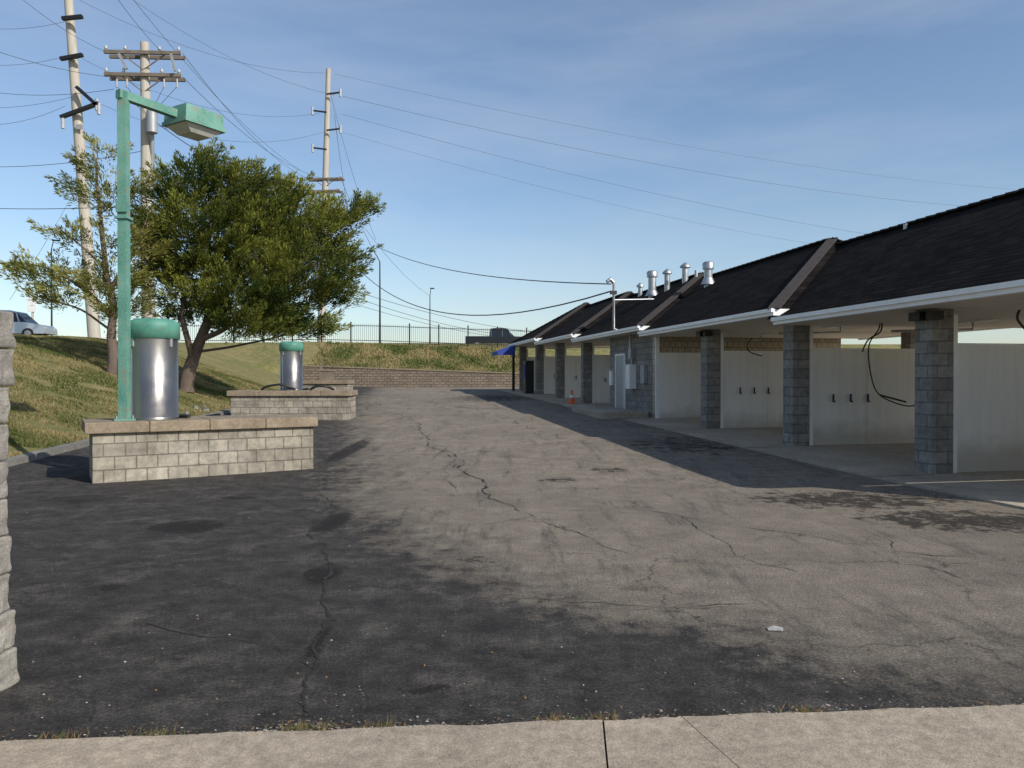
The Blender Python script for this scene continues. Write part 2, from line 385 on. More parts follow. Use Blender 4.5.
def crack(name_mb,pts,w=0.014,rough=0.10):
    P=[pg(*p) for p in pts]
    for it in range(6):
        Q=[P[0]]
        for a_,b_ in zip(P,P[1:]):
            L=(b_-a_).length; m_=(a_+b_)/2+Vector((R.uniform(-1,1),R.uniform(-1,1),0))*L*rough
            Q+= [m_,b_]
        P=Q
    vs=[]
    for i,p in enumerate(P):
        d=(P[min(i+1,len(P)-1)]-P[max(i-1,0)]); d.z=0; d.normalize(); nrm=Vector((-d.y,d.x,0))
        e=min(1,i/6,(len(P)-1-i)/6)+0.05
        ww=w*0.8*max(0.12,0.75+1.5*noise.noise(p*2.5))*R.uniform(0.4,1.3)*e
        z=gz(p.y)+0.004
        vs+= [(p.x-nrm.x*ww/2,p.y-nrm.y*ww/2,z),(p.x+nrm.x*ww/2,p.y+nrm.y*ww/2,z)]
    name_mb.add(vs,[(2*i,2*i+1,2*i+3,2*i+2) for i in range(len(P)-1)],'crack')
t=MB()
crack(t,[(308,716),(318,660),(322,600),(326,560),(336,510),(345,470)],0.028)
crack(t,[(140,622),(220,638),(280,650),(312,668)],0.012)
crack(t,[(375,398),(420,425),(440,450),(468,475),(490,495),(520,512)],0.044)
crack(t,[(440,450),(446,470),(455,490)],0.025)
crack(t,[(590,505),(680,516),(760,530),(870,548),(1010,560)],0.013)
crack(t,[(322,602),(400,604),(500,598),(620,606),(760,604),(860,618)],0.008)
crack(t,[(680,516),(720,540),(735,556),(800,572)],0.011)
crack(t,[(450,400),(480,410),(520,425),(600,445)],0.030)
crack(t,[(860,530),(900,560),(1010,590)],0.010)
crack(t,[(520,512),(600,545),(640,560)],0.010)
t.obj('asphalt_cracks')
t=MB()
for i in range(1500):
    x=R.uniform(-2.6,3.0) if i%4 else R.gauss(-0.95,0.12)
    yy=seam(x)+abs(R.gauss(0,0.05))-0.01+ (R.uniform(0,0.4) if i%9==0 else 0)
    s_=R.uniform(0.002,0.007); a_=R.uniform(0,6.28); z=0.006+R.uniform(0,0.012)
    t.add([(x+s_*1.6*math.cos(a_+k*2.1),yy+s_*math.sin(a_+k*2.1),z+s_*0.5*(k==1)) for k in range(3)],[(0,1,2)],R.choice(['debris','debris','stone','crack']))
for i in range(700):
    x=R.choice([-0.95,-0.93,-0.95,-0.6,-2.0,-1.6,0.43,0.2,1.4])+R.gauss(0,0.05); yy=seam(x)+abs(R.gauss(0,.025)); a_=R.uniform(0,6.28); h=R.uniform(0.01,0.045)
    t.add([(x-.002,yy,0.0),(x+.002,yy,0.0),(x+h*.7*math.cos(a_),yy+h*.7*math.sin(a_),h)],[(0,1,2)],R.choice(['weed','debris']))
for i in range(200):
    p=pg(R.uniform(0,1024),R.uniform(440,710)); s_=R.uniform(0.003,0.009)
    if p.x<xk(p.y)+0.3: continue
    z=gz(p.y)+0.004; q=[(p.x+s_*math.cos(k*1.57+i),p.y+s_*math.sin(k*1.57+i),z) for k in range(4)]
    t.add(q+[(p.x,p.y,z+s_*0.8)],[(0,1,4),(1,2,4),(2,3,4),(3,0,4)],R.choice(['stone','debris','debris']))
p=pg(776,631); t.add([(p.x-.05,p.y-.02,.006),(p.x+.04,p.y-.03,.008),(p.x+.055,p.y+.02,.012),(p.x,p.y+.035,.02),(p.x-.045,p.y+.02,.009)],[(0,1,2,3,4)],'stone')
t.obj('ground_debris')
def blades(name,n,region,mat,h=(0.05,0.13),w=0.012):
    vs=[];fs=[];tint=[]
    for i in range(n):
        x,y=region()
        z=terr(x,y)-0.01; a_=R.uniform(0,6.28); hh=R.uniform(*h); l=R.uniform(0,0.06)
        ww=w*(1+y/30)
        dx,dy=math.cos(a_)*ww,math.sin(a_)*ww
        o=len(vs); vs+=[(x-dx,y-dy,z),(x+dx,y+dy,z),(x+dy/ww*l,y-dx/ww*l,z+hh)]; fs.append((o,o+1,o+2))
        tv=max(0,min(1,0.5+1.4*noise.noise((x*0.5,y*0.5,3))+0.5*noise.noise((x*1.7,y*1.7,7))+R.uniform(-.3,.3))); tint+=[tv]*3
    me=bpy.data.meshes.new(name); me.from_pydata(vs,[],fs); me.materials.append(M[mat])
    a=me.attributes.new('tint','FLOAT','POINT'); a.data.foreach_set('value',tint)
    o=bpy.data.objects.new(name,me); S.collection.objects.link(o); return o
def reg():
    while True:
        y=12.5+28*R.random()**1.5; x=xk(y)-0.18-R.random()**1.2*16
        if noise.noise((x*0.9,y*0.9,20))<-0.28: continue
        if (x/y)>-0.72: return x,y
blades('grass_turf',80000,reg,'blade',(0.03,0.09))
def reg2():
    return R.uniform(-15,1),R.uniform(55.4,62)
blades('grass_bank_turf',12000,reg2,'blade',(0.08,0.2),0.02)
# ------------------------------------------------ wash building
ANG=math.atan2(0.179,1.0)
BO=Vector((9.0,0,0))
bld=empty('car_wash_building',BO,ANG)
def bw(v,u,z): return Matrix.Rotation(ANG,4,'Z')@Vector((v,u,z))+BO
def gzu(u,v=0): return gz(bw(v,u,0).y)
EV,BV,RV=-0.6,7.2,3.3
secs=[(8.7,16.4,0.0),(16.4,24.7,0.2),(24.7,33.1,0.4),(33.1,40.8,0.62),(40.8,48.9,0.84)]
SL=2.3/3.9
t=MB(); tc=MB(); tf=MB()
for i,(a_,b_,rz) in enumerate(secs):
    ez=2.85+rz; rr=ez+2.3; last=i==len(secs)-1
    re=b_-3.9 if last else b_+3.9+0.35
    be=b_ if last else b_+0.3
    A=(EV,a_,ez);B=(EV,be,ez);C=(BV,be,ez);D_=(BV,a_,ez);E=(RV,a_+3.9,rr);G=(RV,re,rr)
    t.add([A,B,C,D_,E,G],[(0,4,5,1),(3,2,5,4),(0,3,4)],'shingle')
    if last: t.add([B,C,G],[(0,2,1)],'shingle')
    ue=b_
    tf.box(EV-0.02,EV+0.10,a_-0.02,ue-(0 if last else 0.001),ez-0.13,ez+0.01,'trim')
    tf.box(EV-0.07,EV-0.02,a_-0.02,ue+0.0,ez-0.06,ez+0.02,'trim')
    tf.box(BV-0.10,BV+0.02,a_-0.02,ue-0.001,ez-0.17,ez+0.01,'trim')
    tf.box(EV+0.10,BV-0.10,a_-0.02,a_+0.10,ez-0.17,ez+0.01,'trim')
    if last: tf.box(EV+0.10,BV-0.10,b_-0.12,b_,ez-0.17,ez+0.01,'trim')
    tf.box(EV+0.10,BV-0.10,a_+0.10,ue-(0.12 if last else 0),ez-0.13,ez-0.10,'soffit')
    def capl(p0,p1,w=0.26):
        p0=Vector(p0);p1=Vector(p1);n_=max(1,int((p1-p0).length/0.3))
        for k in range(n_):
            q0=p0+(p1-p0)*k/n_; q1=p0+(p1-p0)*(k+1)/n_
            tc.obox(q0+Vector((0,0,0.012)),q1+Vector((0,0,0.028)),w,0.035,'hipcap')
    capl(A,E); capl(D_,E); capl(E,G)
    if last: capl(B,G); capl(C,G)
t.obj('roof',parent=bld); tc.obj('roof_caps',parent=bld); tf.obj('fascia_and_soffit',parent=bld)
def sof(u):
    for a_,b_,rz in secs:
        if u<b_: return 2.72+rz
    return 2.72+secs[-1][2]
t=MB(); tw=MB(); tt=MB(); th=MB()
piers=[8.9,12.5,16.67,21.0,33.5,38.4,43.2,48.1]
for u in piers:
    top=sof(u+0.2); g_=gzu(u)-0.1
    t.box(0,0.4,u,u+0.4,g_,top,'block'); t.box(6.2,6.6,u,u+0.4,g_,top,'block')
    wt=2.12+gzu(u)*0.98
    tw.box(0.41,6.19,u+0.10,u+0.30,g_,wt,'white')
    tw.box(0.402,0.50,u+0.03,u+0.09,g_,(2.62+gzu(u)),'trim')
    tw.box(0.40,6.19,u+0.08,u+0.32,wt,wt+0.04,'trim')
    for sx in (1.85,3.1,4.4,5.6): tw.box(sx,sx+0.03,u+0.092,u+0.098,g_,wt,'white')
    if u>13:
      for k in range(3):
        v=1.0+0.42*k
        th.box(v,v+0.022,u+0.05,u+0.09,0.98+gzu(u),1.15+gzu(u),'black')
        th.box(v-0.005,v+0.027,u+0.01,u+0.05,0.97+gzu(u),1.0+gzu(u),'black')
for u in (12.5,21.0):
    z=sof(u)-0.02
    th.box(-0.17,0.0,u+0.08,u+0.34,z-0.16,z-0.02,'black'); th.box(-0.12,0.10,u-0.14,u,z-0.16,z-0.02,'black')
u0,u1=24.9,29.7
g_=gzu(u0)-0.2
t.box(0,0.2,u0+0.21,u1-0.2,g_,sof(25),'block'); t.box(6.4,6.6,u0+0.21,u1-0.2,g_,sof(25),'block')
t.box(0,6.6,u1-0.199,u1,g_,sof(25),'block')
tt.box(0.0,6.6,u0,u0+0.209,g_,sof(25),'tile')
tw.box(0.12,6.3,u0-0.05,u0-0.003,g_,2.42,'white'); tw.box(0.0,0.12,u0-0.07,u0-0.003,g_,sof(25)-0.02,'trim')
t.obj('block_piers',parent=bld,bevel=0.006); tw.obj('white_partitions',parent=bld); tt.obj('tile_wall',parent=bld)
th.obj('wall_hooks_and_lamps',parent=bld)
t=MB(); gg=gzu(27)
t.box(-0.03,-0.003,27.9,28.85,gg,gg+2.1,'greymetal'); 
for (a_,b_) in ((27.82,27.9),(28.85,28.93)): t.box(-0.05,-0.003,a_,b_,gg,gg+2.15,'trim')
t.box(-0.05,-0.003,27.9,28.85,gg+2.1,gg+2.17,'trim')
t.box(-0.24,-0.003,26.7,27.15,gg+0.9,gg+1.75,'trim'); t.box(-0.18,-0.003,26.75,27.05,gg+1.95,gg+2.3,'greymetal')
t.tube([(-0.1,26.9,gg+1.7),(-0.1,26.9,gg+2.0)],0.03,'galv')
t.box(-0.12,-0.003,25.6,25.95,gg+1.1,gg+1.7,'greymetal')
t.box(-0.10,-0.003,29.2,29.5,gg+1.0,gg+1.55,'trim')
t.obj('service_boxes_and_door',parent=bld)
t=MB()
mx,mu=-0.75,26.9
t.tube([(mx+0.6,mu,gg+2.3),(mx+0.6,mu,3.15),(mx,mu,3.3),(mx,mu,4.9)],0.045,'galv')
t.tube([(mx,mu,4.9),(mx-0.12,mu,5.02),(mx-0.25,mu,4.92)],[0.06,0.08,0.06],'galv')
t.box(mx-0.12,mx+0.1,mu-0.06,mu+0.06,4.5,4.62,'black')
t.tube([(mx,mu,4.3),(mx+1.6,mu+0.4,4.4)],0.03,'galv')
t.obj('service_mast',parent=bld)
t=MB()
def vent(px,v,r,h,style):
    u=24.0
    for k in range(80):
        p=bw(v,u,0); q=512+F*p.x/p.y
        u+= (q-px)*0.01
    rz=0
    for a_,b_,z_ in secs:
        if u>=a_+ (v-EV): rz=z_
    z=2.85+rz+(v-EV)*SL
    t.tube([(v,u,z-0.2),(v,u,z+h)],r,'galv',16)
    if style==1:
        t.lathe(v,u,[(r*1.35,z+h-0.05),(r*1.4,z+h+0.15),(r*1.0,z+h+0.2)],'galv',16)
        t.lathe(v,u,[(r*1.8,z+0.02),(r*1.1,z+0.25)],'galv',16)
    elif style==2:
        t.lathe(v,u,[(r*1.7,z+h),(r*1.7,z+h+0.06),(0.02,z+h+0.2)],'galv',16)
vent(708,2.3,0.14,0.6,1); vent(685,2.9,0.12,0.55,2); vent(667,2.5,0.11,0.65,2); vent(652,2.2,0.16,0.85,1); vent(640,2.9,0.10,0.4,2); vent(696,2.9,0.06,0.3,0); vent(905,3.1,0.05,0.1,0)
t.obj('roof_vents',parent=bld)
def catm(pts,n=8):
    pts=[Vector(p) for p in pts]; P=[pts[0]]+pts+[pts[-1]]; out=[]
    for i in range(1,len(P)-2):
        for k in range(n):
            s=k/n; a,b,c,d=P[i-1],P[i],P[i+1],P[i+2]
            out.append(0.5*((2*b)+(-a+c)*s+(2*a-5*b+4*c-d)*s*s+(-a+3*b-3*c+d)*s**3))
    out.append(pts[-1]); return out
t=MB()
def loc(px,py,d):
    return Matrix.Rotation(-ANG,4,'Z')@(pw(px,py,d)-BO)
dd=15.6
t.tube(catm([loc(880,322,dd),loc(878,330,dd),loc(869,345,dd),loc(870,370,dd+.1),loc(877,392,dd+.2),loc(893,402,dd+.3),loc(912,406,dd+.4),loc(925,398,dd+.5)]),0.014,'black',8)
t.tube(catm([loc(862,352,dd),loc(868,340,dd),loc(880,332,dd),loc(882,322,dd)]),0.016,'black',8)
t.tube([loc(880,395,dd+.2),loc(906,402,dd+.35)],0.02,'black',8)
dd=11.6
t.tube(catm([loc(1019,310,dd),loc(1017,318,dd),loc(1022,326,dd),loc(1040,345,dd)]),0.018,'black',8)
dd=20.5
t.tube(catm([loc(752,338,dd),loc(747,345,dd),loc(750,352,dd),loc(762,356,dd)]),0.016,'black',8)
for u in (10.7,14.6,18.9,22.9,31.5,36,40.8,45.6):
    z=sof(u)-0.03
    t.tube([(2.6,u,z),(2.6,u,z-0.14),(1.2,u+0.5,z-0.16)],0.022,'galv',8)
    t.box(2.5,2.7,u-0.6,u+0.6,z-0.005,z+0.04,'trim')
t.obj('wash_hoses',parent=bld)
t=MB(); e=secs[-1][1]
t.add([(-0.62,e-2.4,3.58),(-0.62,e-0.2,3.58),(-1.7,e-0.2,3.2),(-1.7,e-2.4,3.2),(-1.7,e-2.4,2.98),(-1.7,e-0.2,2.98),(-0.62,e-2.4,2.98)],[(0,1,2,3),(3,2,5,4),(0,3,4,6)],'blue')
t.box(-0.5,-0.35,e-0.8,e-0.6,0.5,3.4,'blackmetal')
t.box(-0.5,-0.02,43.9,44.6,gzu(44),gzu(44)+1.9,'cardark'); t.box(-0.52,-0.51,43.98,44.4,gzu(44)+.9,gzu(44)+1.7,'blue')
t.obj('awning_and_cabinet',parent=bld)
t=MB(); us=[7.8+i*0.5 for i in range(84)]
vs=[]
vv=[-1.1,7.8]
for u in us:
    for v in vv:
        g1=gz(bw(v,u,0).y); vs.append((v,u,g1+0.03))
    for v in vv:
        g1=gz(bw(v,u,0).y); vs.append((v,u,g1-0.08))
fs=[]
for i in range(len(us)-1):
    o=i*4;q=o+4
    fs+=[(o,o+1,q+1,q),(o,q,q+2,o+2)]
fs+=[(0,2,3,1)]
t.add(vs,fs,'apron')
for u in (12.4,16.57,20.9,24.8): 
    t.box(-1.1,-0.02,u,u+0.014,gzu(u,-1)+0.031,gzu(u,-1)+0.035,'crack')
t.obj('concrete_apron',parent=bld)
t=MB(); t.box(-1.7,-0.1,25.2,29.0,gzu(25)-0.05,gzu(28)+0.16,'apron'); t.box(-1.15,-0.4,29.1,32.7,gzu(29)-0.05,gzu(31)+0.12,'apron')
t.obj('concrete_step',parent=bld,bevel=0.02)
t=MB(); t.box(-.17,.17,-.17,.17,0,0.04,'orange'); t.lathe(0,0,[(0.13,0.04),(0.09,0.25)],'orange',20); t.lathe(0,0,[(0.092,0.25),(0.065,0.38)],'trim',20); t.lathe(0,0,[(0.065,0.38),(0.03,0.58)],'orange',20)
cpb=bw(-0.8,32.4,0)
t.obj('traffic_cone',(cpb.x,cpb.y,gzu(31)+0.12),0.3)
# ------------------------------------------------ islands with vacuums
def island(cx,cy,rot,L,W,H,z0):
    t=MB()
    h=H-0.17
    t.box(0,L,0,W,-0.15,h,'island')
    nst=max(3,int(L/0.8)); x=-0.10; st=(L+0.16)/nst
    for i in range(nst):
        t.box(x+i*st+(0.003 if i else 0),x+(i+1)*st-(0.003 if i<nst-1 else 0),-0.08+R.uniform(-.006,.006),W+0.08,h+0.001,H+R.uniform(-.003,.003),'cap')
    return t.obj('vacuum_island',(cx,cy,z0),rot,bevel=0.014)
def vacuum(x,y,z,s=1.0):
    t=MB(); r=0.355*s
    t.lathe(0,0,[(r*1.03,0),(r*1.03,0.05),(r,0.055),(r,1.27*s)],'steel',48)
    t.tube([(r*math.cos(-1.2),r*math.sin(-1.2),0.06),(r*math.cos(-1.2),r*math.sin(-1.2),1.26*s)],0.006,'greymetal',6)
    t.lathe(0,0,[(r*0.95,1.26*s),(r*1.08,1.27*s),(r*1.08,1.47*s),(r*1.03,1.53*s),(r*0.8,1.575*s),(r*0.3,1.59*s)],'capgreen',48)
    for a_ in (0.6,2.2,3.9,5.2):
        t.box(r*math.cos(a_)-.02,r*math.cos(a_)+.02,r*math.sin(a_)-.02,r*math.sin(a_)+.02,1.14*s,1.28*s,'greymetal',a_)
    t.box(-r-0.12,-r*0.8,-0.13,0.13,0.55*s,0.95*s,'greymetal',0)
    t.tube(catm([(-r*0.9,0.1,0.35),(-r-0.12,0.15,0.38),(-r-0.16,0.25,0.15),(-r+0.05,0.35,0.04),(0.2,0.5,0.04)]),0.03,'black',10)
    return t.obj('vacuum_cleaner_station',(x,y,z),-1.0)
island(-6.32,11.43,math.radians(31),3.36,1.15,0.93,0)
v1=pw(154,420,12.4); vacuum(v1.x,12.4,0.93,1.03)
g2=gz(24.3)
island(-8.85,23.9,math.radians(3),3.7,1.3,0.93,g2)
v2=pw(291.5,394,24.7); vacuum(v2.x,24.7,g2+0.93,1.0)
g3=gz(38)
island(-10.6,37.5,math.radians(0),2.5,1.2,0.9,g3)
t=MB(); z=g2+0.96
t.tube(catm([(-8.0,24.3,z),(-7.8,24.2,z+0.10),(-7.4,24.2,z+0.16),(-7.1,24.3,z+0.08),(-6.95,24.4,z)]),0.035,'black',10)
t.tube(catm([(-6.4,24.1,z+0.0),(-6.2,24.05,z+0.10),(-5.9,24.1,z+0.10),(-5.7,24.3,z+0.0)]),0.035,'black',10)
t.obj('vacuum_hose')
t=MB()
t.box(-0.35,0.35,-0.2,0.2,0,0.5,'armwood'); t.box(-0.3,-0.22,-0.22,0.2,0.56,0.9,'armwood'); t.box(-0.4,0.45,-0.24,0.24,0.501,0.56,'cap')
t.obj('wooden_bench',(-9.3,38.1,gz(37)+0.9),0.2)
t=MB()
for i in range(14):
    y=R.uniform(21.5,27); x=xk(y)+R.uniform(-0.7,-0.1); s_=R.uniform(0.06,0.13); z=terr(x,y)
    vs=[]; 
    for k in range(6): vs.append((x+s_*math.cos(k*1.047)*R.uniform(.7,1.2),y+s_*math.sin(k*1.047)*R.uniform(.7,1.2),z-0.05))
    vs+= [(a_*0.6+x*0.4,b_*0.6+y*0.4,z+s_*R.uniform(.5,.8)) for a_,b_,_ in vs]
    t.add(vs,[(k,(k+1)%6,6+(k+1)%6,6+k) for k in range(6)]+[(6,7,8,9,10,11)],R.choice(['kerb','cap']))
t.obj('landscape_rocks')
# ------------------------------------------------ lot lamp
t=MB(); L0=pw(124.5,418,12.0); z0=0.93; bx,by=L0.x,12.0
t.box(bx-.15,bx+.15,by-.15,by+.15,z0,z0+.03,'teal',0.5); 
for a_ in range(4):
    ca=a_*1.57+0.5+0.78; t.tube([(bx+.16*math.cos(ca),by+.16*math.sin(ca),z0+.02),(bx+.16*math.cos(ca),by+.16*math.sin(ca),z0+.08)],0.015,'galv',8)
rt=math.radians(59); dx,dy=math.cos(rt),math.sin(rt)
t.obox((bx,by,z0+.03),(bx,by,6.10),0.135,0.135,'teal')
t.obox((bx-dx*0.09,by-dy*0.09,6.05),(bx+dx*0.95,by+dy*0.95,6.03),0.12,0.13,'teal')
t.box(bx-.10,bx+.10,by-.10,by+.10,4.1,4.14,'teal'); t.box(bx-.08,bx+.10,by-.10,by-.07,4.2,4.35,'teal'); t.box(bx-.09,bx-.07,by-.05,by+.05,1.6,1.9,'teal')
hx,hy=bx+dx*1.28,by+dy*1.28
r=Matrix.Rotation(rt,4,'Z'); T=Matrix.Translation((hx,hy,0.07))
def hb(x0,x1,y0,y1,z0,z1,x0b,x1b,y0b,y1b,k):
    vs=[T@r@Vector(p) for p in ((x0,y0,z0),(x1,y0,z0),(x1,y1,z0),(x0,y1,z0),(x0b,y0b,z1),(x1b,y0b,z1),(x1b,y1b,z1),(x0b,y1b,z1))]
    t.add(vs,[(0,3,2,1),(4,5,6,7),(0,1,5,4),(1,2,6,5),(2,3,7,6),(3,0,4,7)],k)
hb(-.38,.38,-.30,.30,5.86,6.10,-.36,.36,-.28,.28,'teal')
hb(-.40,.40,-.32,.32,5.80,5.86,-.40,.40,-.32,.32,'teal')
hb(-.20,.20,-.18,.18,5.68,5.80,-.35,.35,-.27,.27,'lens')
t.obj('parking_lot_lamp')
# ------------------------------------------------ near stone pillar
t=MB(); z=0; k=0
offs=[0.035,0.015,0.00,-0.012,-0.018,-0.018,-0.01,0.0,0.012,0.02,0.02]
R2=random.Random(3)
while z<1.9:
    h=0.195; xr=-2.622+offs[k%11]*0.9; 
    t.box(-3.6,xr,3.66+R2.uniform(-.02,.02),3.98+R2.uniform(-.01,.01),z,z+h-0.004,'rough'); z+=h; k+=1
pil=t.obj('stone_block_wall',bevel=0.012)
bm=bmesh.new(); bm.from_mesh(pil.data); bmesh.ops.subdivide_edges(bm,edges=bm.edges[:],cuts=7,use_grid_fill=True)
for v in bm.verts:
    v.co+=Vector((noise.noise(v.co*14),noise.noise(v.co*14+Vector((9,0,0))),0.3*noise.noise(v.co*9)))*0.016+Vector((noise.noise(v.co*5),0,0))*0.010
bm.to_mesh(pil.data); bm.free()
# ------------------------------------------------ retaining wall
t=MB(); xs=[-15.5+i*1.0 for i in range(31)]
for a_,b_ in zip(xs,xs[1:]):
    za,zb=wtop(a_),wtop(b_)
    y0,y1=WY,WY+0.3
    vs=[(a_,y0,.5),(b_,y0,.5),(b_,y0,zb),(a_,y0,za),(b_,y1,zb),(a_,y1,za)]
    t.add(vs,[(0,1,2,3),(3,2,4,5)],'retain')
    vs=[(a_,y0-.05,za+.003),(b_,y0-.05,zb+.003),(b_,y0-.05,zb+.1),(a_,y0-.05,za+.1),(b_,y1+.03,zb+.1),(a_,y1+.03,za+.1)]
    t.add(vs,[(0,1,2,3),(3,2,4,5)],'cap')
t.obj('retaining_wall')
t=MB(); fy=62.3; x=-30.0
def fz(x): return terr(x,fy)
while x<4:
    z=fz(x); t.box(x-.010,x+.010,fy-.010,fy+.010,z,z+1.55,'blackmetal'); x+=0.16
x=-30.0
while x<4:
    z=fz(x); t.box(x-.05,x+.05,fy-.05,fy+.05,z-0.1,z+1.7,'blackmetal'); 
    z2=fz(x+2.4)
    for hh in (0.2,1.4): t.obox((x+.05,fy,z+hh),(x+2.35,fy,z2+hh),0.04,0.05,'blackmetal')
    x+=2.4
t.obj('metal_fence')
# ------------------------------------------------ trees: feathery upswept sprays
def tree(name,limbs,lobes,mat,dens,seed,d0,gap=-0.22,nk=95):
    rr=random.Random(seed); t=MB()
    for pts,r0,r1 in limbs:
        P=catm([pw(a,b,c) for a,b,c in pts],6); k=len(P)-1
        P=[p+Vector((noise.noise(p*0.9),noise.noise(p*0.9+Vector((5,5,5))),0))*0.16 for p in P]
        t.tube(P,[r0+(r1-r0)*(i/k)**0.8 for i in range(k+1)],'bark',9)
    root=empty(name,(0,0,0))
    vs=[];fs=[];tint=[]
    sc=d0/F
    limbpts=[p for pts,_,_ in limbs for p in catm([pw(a,b,c) for a,b,c in pts],4)]
    trunk=pw(limbs[0][0][0][0],300,d0)
    for (cx,cy,rx,ry,dz,dn) in lobes:
        C=pw(cx,cy,d0+dz); RX,RY,RZ=rx*sc,(0.7*rx+0.3*ry)*sc,ry*sc
        ncl=int(RX*RY*RZ*dens*dn)+12
        for i in range(ncl):
            while True:
                p=Vector((rr.uniform(-1,1),rr.uniform(-1,1),rr.uniform(-1,1)))
                if p.length<1: break
            p=p*(0.78+0.36*rr.random())
            c=C+Vector((p.x*RX,p.y*RY,p.z*RZ))
            if noise.noise(c*1.05)<gap: continue
            if i%8==0:
                q=min(limbpts,key=lambda w:(w-c).length_squared); 
                qq=c+(q-c)*min(1,1.3/max(0.1,(q-c).length))
                t.tube([c,(c+qq)/2+Vector((0,0,-0.06)),qq],[0.006,0.012,0.022],'bark',4,cap=False)
            o_=c-trunk; o_.z=0
            if o_.length>0.1: o_.normalize()
            out=(Vector((p.x,p.y,p.z*0.5))*0.7+o_*0.6+Vector((0,0,0.55+rr.uniform(-.2,.3)))).normalized()
            cl=rr.uniform(0.45,0.95)
            cw=rr.uniform(0.12,0.23)
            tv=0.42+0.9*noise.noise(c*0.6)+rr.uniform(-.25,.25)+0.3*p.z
            c0=c-out*cl*0.5
            for k in range(int(nk*cl)):
                s=rr.random(); wd=cw*(1.25-s)*1.1
                dv=Vector((rr.gauss(0,1),rr.gauss(0,1),rr.gauss(0,.8))).normalized()
                o3=c0+out*cl*s+dv*wd*rr.random()**0.5
                ax=(dv*0.6+out*1.0).normalized()
                L=rr.uniform(0.09,0.21); w_=rr.uniform(0.012,0.025)
                sd=ax.cross(Vector((rr.gauss(0,1),rr.gauss(0,1),rr.gauss(0,1)))).normalized()*w_
                o=len(vs); vs.extend([tuple(o3-sd*0.5),tuple(o3+ax*L*0.5-sd),tuple(o3+ax*L),tuple(o3+ax*L*0.5+sd)])
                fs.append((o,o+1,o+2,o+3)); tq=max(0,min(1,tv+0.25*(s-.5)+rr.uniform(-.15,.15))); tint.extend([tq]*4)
    tr=t.obj('trunk_and_limbs',parent=root)
    me=bpy.data.meshes.new('foliage'); me.from_pydata(vs,[],fs); me.materials.append(M[mat])
    a=me.attributes.new('tint','FLOAT','POINT'); a.data.foreach_set('value',tint)
    o=bpy.data.objects.new('foliage',me); S.collection.objects.link(o); o.parent=root
    print(name,len(fs))
D1=28.5
tree('juniper_tree',[
 ([(184,392,D1),(192,362,D1),(205,330,D1),(222,295,D1),(240,250,D1),(245,200,D1)],0.30,0.05),
 ([(192,362,D1),(185,320,D1-.5),(178,280,D1),(175,230,D1),(178,190,D1)],0.13,0.03),
 ([(200,340,D1),(230,325,D1-.5),(262,300,D1-.5),(300,275,D1-.5),(350,235,D1)],0.12,0.02),
 ([(222,295,D1),(265,262,D1+1),(310,235,D1+1),(365,210,D1+.5)],0.09,0.02),
 ([(196,352,D1),(240,345,D1+.5),(285,335,D1+.5),(320,322,D1+.5)],0.06,0.02),
 ([(205,330,D1),(215,280,D1+1),(218,230,D1+1),(218,180,D1+1)],0.12,0.03),
],[
 (215,182,42,28,0,1.2),(178,187,26,24,-1,1.2),(250,200,46,32,0,1.1),(200,235,58,42,-.5,1.1),(262,240,62,44,0,1.1),
 (308,227,50,32,0,1.2),(345,220,32,18,0,1.3),(366,208,15,10,0,1),(310,268,52,30,-.5,1.2),(240,292,60,32,-.5,1.2),(185,285,44,36,0,1.2),
 (295,326,54,12,0.5,1.4),(255,320,48,17,-1,1.2),(330,292,30,16,0,1.2),(290,190,20,15,0,1),(208,158,16,9,0,1),(262,178,18,11,0,1),
 (280,300,48,22,-.5,1.2),(160,210,24,32,0,1.1),(205,315,36,16,.5,.8),(345,250,24,16,0,1.1),(165,250,26,30,0,1.1)
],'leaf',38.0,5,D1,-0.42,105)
D2=26.5
tree('juniper_tree',[
 ([(110,385,D2),(113,350,D2),(112,310,D2),(106,260,D2),(100,205,D2),(98,160,D2)],0.22,0.03),
 ([(112,320,D2),(92,295,D2),(65,275,D2),(35,265,D2),(10,262,D2)],0.08,0.02),
 ([(110,290,D2),(130,260,D2),(145,225,D2)],0.08,0.02),
 ([(108,270,D2),(80,245,D2),(55,225,D2)],0.06,0.015),
 ([(112,330,D2),(80,310,D2),(50,300,D2),(25,290,D2)],0.05,0.015),
],[
 (100,160,26,20,0,.9),(92,195,32,24,0,.9),(135,200,30,38,0,1.1),(132,250,38,36,0,1.3),(95,240,34,22,0,.9),
 (60,234,20,8,0,.5),(45,268,38,16,0,1.1),(22,272,17,9,0,.8),(80,285,42,20,0,1.3),(50,298,24,8,0,.9),(125,300,36,28,0,1.4),(110,325,24,10,0,.6)
],'leaf2',22.0,11,D2,-0.24)
